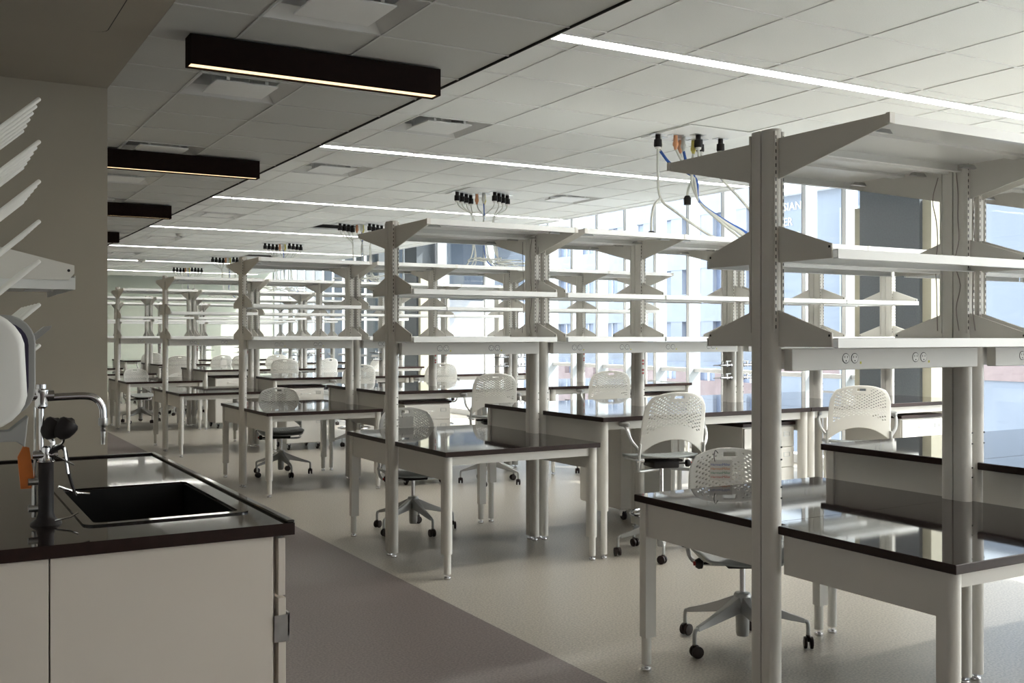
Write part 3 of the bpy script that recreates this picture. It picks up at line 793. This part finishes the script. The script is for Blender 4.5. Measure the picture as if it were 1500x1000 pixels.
# ------------------------------------------------------------------ ceiling service drops
def hub(x, y, label, ropes, seed, first_=False):
    rnd = random.Random(seed)
    e = empty('ceiling_service_drop', (x, y, 3.0), label=label, cat='cables', group='cable drops from the ceiling over each bench row')
    MB().box(-.32, .32, -.29, .29, -.008, -.002).build('panel', 'grid', e, bev=.002, seg=1)
    spots = []
    if first_:
        spots = [(-.30, .10, 'b'), (-.02, -.04, 'b'), (.12, .10, 'b'), (.24, -.0, 'b'), (-.16, .06, 'o'), (.0, .20, 'o'), (.10, .16, 'y'), (-.05, .10, 'c'), (-.22, .18, 'c')]
    else:
        for i in range(4): spots.append((-.30+.083*i, .04+.055*i, 'b'))
        for i in range(4): spots.append((.06+.083*i, -.14+.055*i, 'b'))
        spots += [(-.03, .10, 'o'), (.05, .08, 'y'), (.0, .0, 'c')]
    col = {'b': 'rubber', 'o': 'orange_plug', 'y': 'yellow_plug', 'c': 'cable'}
    for i, (px, py, k) in enumerate(spots):
        zz = -.008
        MB().box(px-.055, px+.055, py-.035, py+.035, zz-.003, zz).build('cover_plate', 'steel', e)
        p_ = MB()
        if k == 'b':
            p_.lathe([(.020, 0), (.020, .035), (.030, .038), (.032, .085), (.028, .095)], (0, 0, 0), 12, Matrix.Rotation(PI, 4, 'X'))
        else:
            p_.lathe([(.016, 0), (.018, .05), (.022, .055), (.022, .075), (.014, .09), (.010, .11)], (0, 0, 0), 12, Matrix.Rotation(PI, 4, 'X'))
        pl = p_.xf(Matrix.Translation((px, py, zz-.003))).build('plug', col[k], e, smooth=True)
        if k == 'b': MB().lathe([(.024, .088), (.022, .11)], (0, 0, 0), 10, Matrix.Rotation(PI, 4, 'X')).xf(Matrix.Translation((px, py, zz-.003))).build('clamp', 'plastic_white', pl, smooth=True)
        sgn = -1 if px < -.05 else 1
        zt = -.835+.01
        if first_:
            if i == 0:
                a = [(px, py, -.11), (px, py, -.30), (px+.01, py-.02, -.50), (px+.10, py-.08, -.60), (px+.35, py-.15, -.76), (px+.50, py-.17, zt+.012)]
                b = [(px+.01, py-.02, -.50), (px-.06, py-.03, -.56), (px-.10, py-.05, -.66), (px-.11, py-.06, -.765)]
                MB().tube(smooth_path(b, 5), .010, 7).build('cable', 'cable', e, smooth=True)
                MB().lathe([(.028, 0), (.03, .05), (.02, .06)], (px-.11, py-.06, zt+.003), 12).build('plug', 'rubber', e, smooth=True)
            elif i == 3:
                a = [(px, py, -.11), (px-.03, py-.03, -.22), (px-.08, py-.06, -.30), (px+.14, py-.12, -.52), (px+.30, py-.15, -.70), (px+.42, py-.18, zt+.012)]
            elif i == 2:
                a = [(px, py, -.11), (px, py-.02, -.22), (px-.12, py-.06, -.32), (px-.17, py-.06, -.42), (px-.18, py-.06, -.47)]
                MB().lathe([(.028, -.07), (.03, -.02), (.018, 0)], (px-.18, py-.06, -.47), 12).build('plug', 'rubber', e, smooth=True)
            else:
                a = [(px, py, -.11), (px*.6, py*.8, -.22), (-.06+.02*i*.3, .0, -.34), (.0, -.03, -.52), (.14+.01*i, -.08, -.66), (.26+.02*i, -.12, -.76), (.38, -.14+.01*i, zt+.012)]
            c_ = 'blue_cable' if k == 'c' else 'cable'
            MB().tube(smooth_path(a, 5), .0105 if k != 'c' else .011, 7).build('cable', c_, e, smooth=True)
        else:
            gx = -.12 if px < -.05 else (.14 if px > .06 else .02)
            a = [(px, py, -.11), (px*.85+gx*.15, py*.8, -.17), (gx+rnd.uniform(-.01, .01), .03, -.27), (gx+rnd.uniform(-.015, .015), .02, -.45), (gx+.02+rnd.uniform(-.03, .03), .02, -.66), (gx+.06*sgn+rnd.uniform(-.05, .05), -.05, -.79), (gx+.16*sgn+rnd.uniform(-.05, .05), -.10+rnd.uniform(-.05, .05), zt+.010)]
            MB().tube(smooth_path(a, 4), .006, 6).build('cable', 'blue_cable' if k == 'c' else 'cable', e, smooth=True)
    # coils lying on the top shelf
    if not first_:
        for q in range(ropes):
            cx_, R = rnd.uniform(-.25, .35), rnd.uniform(.12, .22)
            pts = [(cx_+R*1.4*math.cos(t_), -.15+R*.8*math.sin(t_), zt+.012+.05*abs(math.sin(t_*.5+q))+.01*q) for t_ in [k*PI/6 for k in range(9)]]
            MB().tube(smooth_path(pts, 3), .006, 6).build('cable_coil', 'cable', e, smooth=True)
    else:
        for q in range(3):
            pts = [(.30+.1*q, -.15-.05*q, zt+.010), (.36+.1*q, -.2-.05*q, zt+.05), (.46+.1*q, -.22, zt+.05), (.52+.1*q, -.16, zt+.01)]
            MB().tube(smooth_path(pts, 4), .007, 6).build('cable_coil', 'cable', e, smooth=True)
    return e
hub(5.22, 6.15, 'cable drop with few spaced plugs above the second bench row', 3, 1, True)
hub(5.32, 9.78, 'cable drop with fanned plugs above the third bench row', 6, 2)
hub(5.34, 13.35, 'cable drop beside the open tile above the fourth bench row', 6, 3)
hub(5.34, 16.85, 'cable drop above the fifth bench row', 5, 4)
hub(5.34, 20.35, 'cable drop beside the open tile above the sixth bench row', 5, 5)
hub(5.34, 23.85, 'cable drop above the farthest bench row', 4, 6)

# ------------------------------------------------------------------ sink island
CX1, CY0, CY1, CZ = .93, 2.83, 4.79, .92
sx0, sx1, sy0, sy1 = .425, .845, 3.07, 3.80
ct = empty('countertop', label='glossy black epoxy countertop of the sink island', cat='countertop')
m = MB()
m.box(-1.6, sx0, CY0, CY1, CZ-.034, CZ).box(sx1, CX1, CY0, CY1, CZ-.034, CZ).box(sx0, sx1, CY0, sy0, CZ-.034, CZ).box(sx0, sx1, sy1, CY1, CZ-.034, CZ)
tp = m.build('worktop', ['epoxy_edge', 'epoxy'], ct)
for p in tp.data.polygons:
    if p.normal.z > .9: p.material_index = 1
MB().box(CX1-.022, CX1, CY0, CY1, CZ, CZ+.008).build('raised_edge', 'epoxy', ct, bev=.003)
MB().box(-1.6, CX1-.022, CY1-.022, CY1, CZ, CZ+.008).build('raised_edge', 'epoxy', ct, bev=.003)
sk = empty('sink', label='deep black epoxy drop-in sink set in the island top', cat='sink')
m = MB(); d = .24; t_ = .012
m.box(sx0+.001, sx0+t_, sy0+.001, sy1-.001, CZ-d, CZ-.002).box(sx1-t_, sx1-.001, sy0+.001, sy1-.001, CZ-d, CZ-.002).box(sx0+t_, sx1-t_, sy0+.001, sy0+t_, CZ-d, CZ-.002).box(sx0+t_, sx1-t_, sy1-t_, sy1-.001, CZ-d, CZ-.002).box(sx0, sx1, sy0, sy1, CZ-d-.012, CZ-d)
m.build('basin', 'basin', sk)
def rr(x0, x1, y0, y1, r, n_=5):
    P = []
    for cx, cy, a0 in ((x1-r, y1-r, 0), (x0+r, y1-r, 90), (x0+r, y0+r, 180), (x1-r, y0+r, 270)):
        for k in range(n_+1):
            a = math.radians(a0+k*90/n_); P.append((cx+r*math.cos(a), cy+r*math.sin(a)))
    return P
A_, B_ = rr(sx0-.022, sx1+.022, sy0-.022, sy1+.022, .035), rr(sx0+.006, sx1-.006, sy0+.006, sy1-.006, .02)
N = len(A_); vs = [(x, y, CZ+.0005) for x, y in A_]+[(x*.999+.0006, y, CZ+.005) for x, y in A_]+[(x, y, CZ+.005) for x, y in B_]+[(x, y, CZ-.03) for x, y in B_]
fs = []
for k in range(3):
    for i in range(N): fs.append((k*N+i, k*N+(i+1) % N, (k+1)*N+(i+1) % N, (k+1)*N+i))
MB().add(vs, fs).build('rim', 'epoxy', sk, smooth=True)
# cabinets below
def island_cab(x0, x1, label):
    e = empty('base_cabinet', (0, 0, 0), label=label, cat='cabinet', group='white base cabinets under the sink island')
    MB().box(x0+.001, x1-.001, CY0+.032, CY1-.05, .08, CZ-.036 if x0 < 0 else CZ-d-.02).build('body', 'laminate', e)
    MB().box(x0+.001, x1-.001, CY0+.012, CY0+.031, .02, CZ-.036).build('end_panel', 'laminate', e, bev=.001, seg=1)
    MB().box(x0+.02, x1-.02, CY0+.06, CY1-.1, 0, .08).build('plinth', 'rubber', e)
    return e
island_cab(-1.0, .292, 'white base cabinet at the picture edge under the faucet')
c2 = island_cab(.294, .872, 'white base cabinet below the sink with doors to the aisle')
y = CY0+.012
for k in range(3):
    yb = y+.60
    MB().box(.886, .906, y, yb, .715, CZ-.042).build('drawer_front', 'laminate', c2, bev=.001, seg=1)
    dr = MB().box(.886, .908, y, yb, .10, .708).build('door', 'laminate', c2, bev=.001, seg=1)
    MB().box(.8735, .917, y-.004, y+.0, .585, .66).box(.912, .918, y-.004, y+.05, .60, .665).build('hinge', 'steel', dr)
    y = yb+.008
MB().box(.874, .884, CY0+.04, CY1-.06, .09, CZ-.036).build('side_frame', 'powder', c2)

# faucet with eyewash
FX, FY = .317, 3.16
fe = empty('lab_faucet', (FX, FY, CZ), label='chrome lab faucet with swing spout and black eyewash on island', cat='faucet')
MB().lathe([(.042, 0), (.040, .006), (.026, .016), (.021, .03), (.020, .175), (.022, .18)], n=20).build('base_column', 'rubber', fe, smooth=True)
MB().lathe([(.023, .176), (.014, .19), (.014, .215), (.008, .22)], n=16).tube([(-.035, 0, .195), (.03, 0, .195)], .013, 12).build('tee_fitting', 'chrome', fe, smooth=True)
MB().tube([(-.012, 0, .21), (-.012, 0, .35)], .007, 10).build('riser', 'chrome', fe, smooth=True)
MB().tube([(-.026, .03, .10), (-.026, .03, .33)], .003, 8).build('rear_line', 'steel', fe, smooth=True)
MB().lathe([(.010, 0), (.017, .006), (.017, .035), (.020, .04), (.020, .052), (.013, .056), (.013, .068)], (-.012, 0, .325), 14).tube([(-.045, 0, .362), (.02, 0, .362)], .014, 12).build('valve_head', 'chrome', fe, smooth=True)
pts = [(0, 0, .355), (.05, 0, .357), (.105, 0, .357), (.132, 0, .348), (.148, 0, .325), (.151, 0, .30), (.151, 0, .285)]
sp = MB().tube(smooth_path(pts, 5), .0105, 12).build('spout', 'chrome', fe, smooth=True)
prof = [(.013, .292), (.014, .275), (.012, .27)]; z = .27
for k in range(6): prof += [(.0065, z), (.0085-.0006*k, z-.002), (.0055, z-.009)]; z -= .009
MB().lathe(prof, (.151, 0, 0), 14).build('hose_barb', 'steel', sp, smooth=True)
ew = MB()
for (dx, dy) in ((.012, .0), (.045, -.02)):
    R_ = Matrix.Rotation(math.radians(38), 4, 'Y')
    q = MB().lathe([(.010, -.028), (.020, -.020), (.026, -.010), (.029, .006), (.029, .020), (.024, .028), (.012, .032), (.005, .038)], (0, 0, 0), 22, R_).xf(Matrix.Translation((dx, dy, .265)))
    ew.add(q.v, q.f)
eo = ew.build('eyewash_head', 'rubber', fe, smooth=True)
MB().tube(smooth_path([(.005, 0, .20), (.018, 0, .225), (.008, 0, .245)], 4), .007, 8).tube(smooth_path([(.01, 0, .21), (.04, -.01, .225), (.045, -.02, .25)], 4), .004, 8).build('eyewash_pipe', 'chrome', eo, smooth=True)
MB().prism([(-.008, .10), (.030, .10), (.014, .215), (-.002, .22), (-.016, .19)], .02, .026, 'y').xf(Matrix.Translation((-.055, .0, .0))).build('orange_flag', 'orange', fe)
MB().tube(smooth_path([(.01, -.01, .20), (.04, -.012, .215), (.052, -.012, .19), (.058, -.015, .14), (.075, -.02, .075)], 5), .0065, 8, .004).build('hose_handle', 'rubber', fe, smooth=True)
MB().tube([(.045, -.02, .215), (.055, -.022, .14)], .004, 8).tube([(.02, -.02, .195), (.07, -.03, .165)], .0025, 6).tube([(.035, .02, .10), (.09, .035, .075), (.12, .04, .07)], .004, 8).tube([(.02, -.03, .012), (.06, -.035, .02), (.08, -.03, .03)], .003, 6).build('squeeze_lever', 'chrome', fe, smooth=True)
MB().tube([(-.03, .01, .02), (-.03, .01, .11)], .006, 8).tube([(-.045, .005, .045), (-.018, .005, .045)], .010, 10).tube([(-.045, .005, .12), (-.015, .005, .12)], .010, 10).build('side_valve', 'steel', fe, smooth=True)

# spine frame of the island with one shelf and bracket (mostly beyond the frame edge)
sf = empty('island_shelving', label='white steel shelf on angled bracket over the island', cat='shelving')
for y_ in (3.80, 4.66):
    MB().box(.10, .155, y_-.03, y_+.03, CZ+.0005, 2.2).build('post', 'powder', sf, bev=.01)
    MB().prism([(.156, 1.64), (.452, 1.64), (.470, 1.662), (.470, 1.69), (.156, 1.765)], y_-.003, y_+.003, 'y').build('shelf_bracket', 'powder', sf)
    MB().tube([(.452, y_-.0045, 1.672), (.452, y_+.0045, 1.672)], .005, 8).build('bracket_hole', 'dark', sf)
MB().box(.17, .474, 3.804, 4.655, 1.630, 1.633).box(.471, .474, 3.804, 4.655, 1.608, 1.655).box(.17, .173, 3.804, 4.655, 1.608, 1.63).box(.17, .474, 3.8035, 3.8065, 1.608, 1.648).build('shelf', 'shelf_steel', sf)
MB().prism([(.32, 1.602), (.41, 1.602), (.40, 1.612), (.33, 1.612)], 3.86, 3.88, 'y').build('clip', 'steel', sf)

# pegboard drying rack
rk = empty('drying_rack', label='white pegboard drying rack with slanted pegs above the sink', cat='drying rack')
MB().box(.150, .168, 3.10, 3.74, 1.20, 2.20).build('board', 'plastic_white', rk, bev=.003)
tips = [2.12, 2.00, 1.888, 1.775, 1.662, 1.540, 1.425]
pm = None
for j, zt in enumerate(tips):
    for i in range(6):
        if j == 6 and i > 3: continue
        if pm is None:
            L_ = .136
            a, b = Vector((-L_, 0, -L_*.92)), Vector((0, 0, 0)); dd = (b-a).normalized()
            pm = MB().tube([a, a+(b-a)*.5, b-dd*.004, b-dd*.0012, b], .0062, 10)
            # rounded tip: shrink last rings
            n_ = 10
            for k in range(n_):
                v = Vector(pm.v[-n_+k]); c_ = b; pm.v[-n_+k] = tuple(c_+(v-c_)*.45)
                v = Vector(pm.v[-2*n_+k]); c_ = b-dd*.0012; pm.v[-2*n_+k] = tuple(c_+(v-c_)*.78)
            ob = pm.build('peg', 'plastic_white', rk, smooth=True)
            proto_peg = ob
        else:
            ob = proto_peg.copy(); C.objects.link(ob); ob.parent = rk
        ob.location = (.304, 3.18+.104*i, zt-.006*(i % 2)*0)
MB().prism([(.175, 1.36), (.31, 1.475), (.330, 1.478), (.325, 1.468), (.185, 1.345)], 3.13, 3.17, 'y').build('flat_peg', 'plastic_grey', rk, bev=.002)
# backing frame for rack and dispensers
MB().box(.10, .149, 2.88, 3.66, CZ+.0005, 2.2).build('splash_panel', 'plastic_white', sf)

# dispensers
de = empty('towel_dispenser', label='white rounded soap or towel dispenser at the picture edge', cat='dispenser')
P = rr(-.10, .243, 1.215, 1.515, .085, 6)
P = [(x if x < .1 else x-.018*((z-1.36)/.15)**2-(.012 if z > 1.36 else 0)*((z-1.36)/.15), z) for x, z in P]
MB().prism(P, 2.80, 2.872, 'y').build('cover', 'plastic_white', de, bev=.018, seg=3, smooth=True)
MB().prism([(-.1, 1.19), (.215, 1.187), (.235, 1.172), (.243, 1.25), (.20, 1.214), (-.1, 1.213)], 2.815, 2.87, 'y').build('base', 'plastic_grey', de, bev=.003)
pe = empty('wall_dispenser', label='dark purple fronted dispenser with grey rounded border behind the white one', cat='dispenser')
MB().prism(rr(.0, .276, 1.235, 1.505, .075, 6), 3.00, 3.05, 'y').build('border', 'plastic_grey', pe, bev=.004)
MB().prism(rr(.02, .258, 1.255, 1.485, .06, 6), 2.992, 2.9995, 'y').build('front', 'purple', pe)
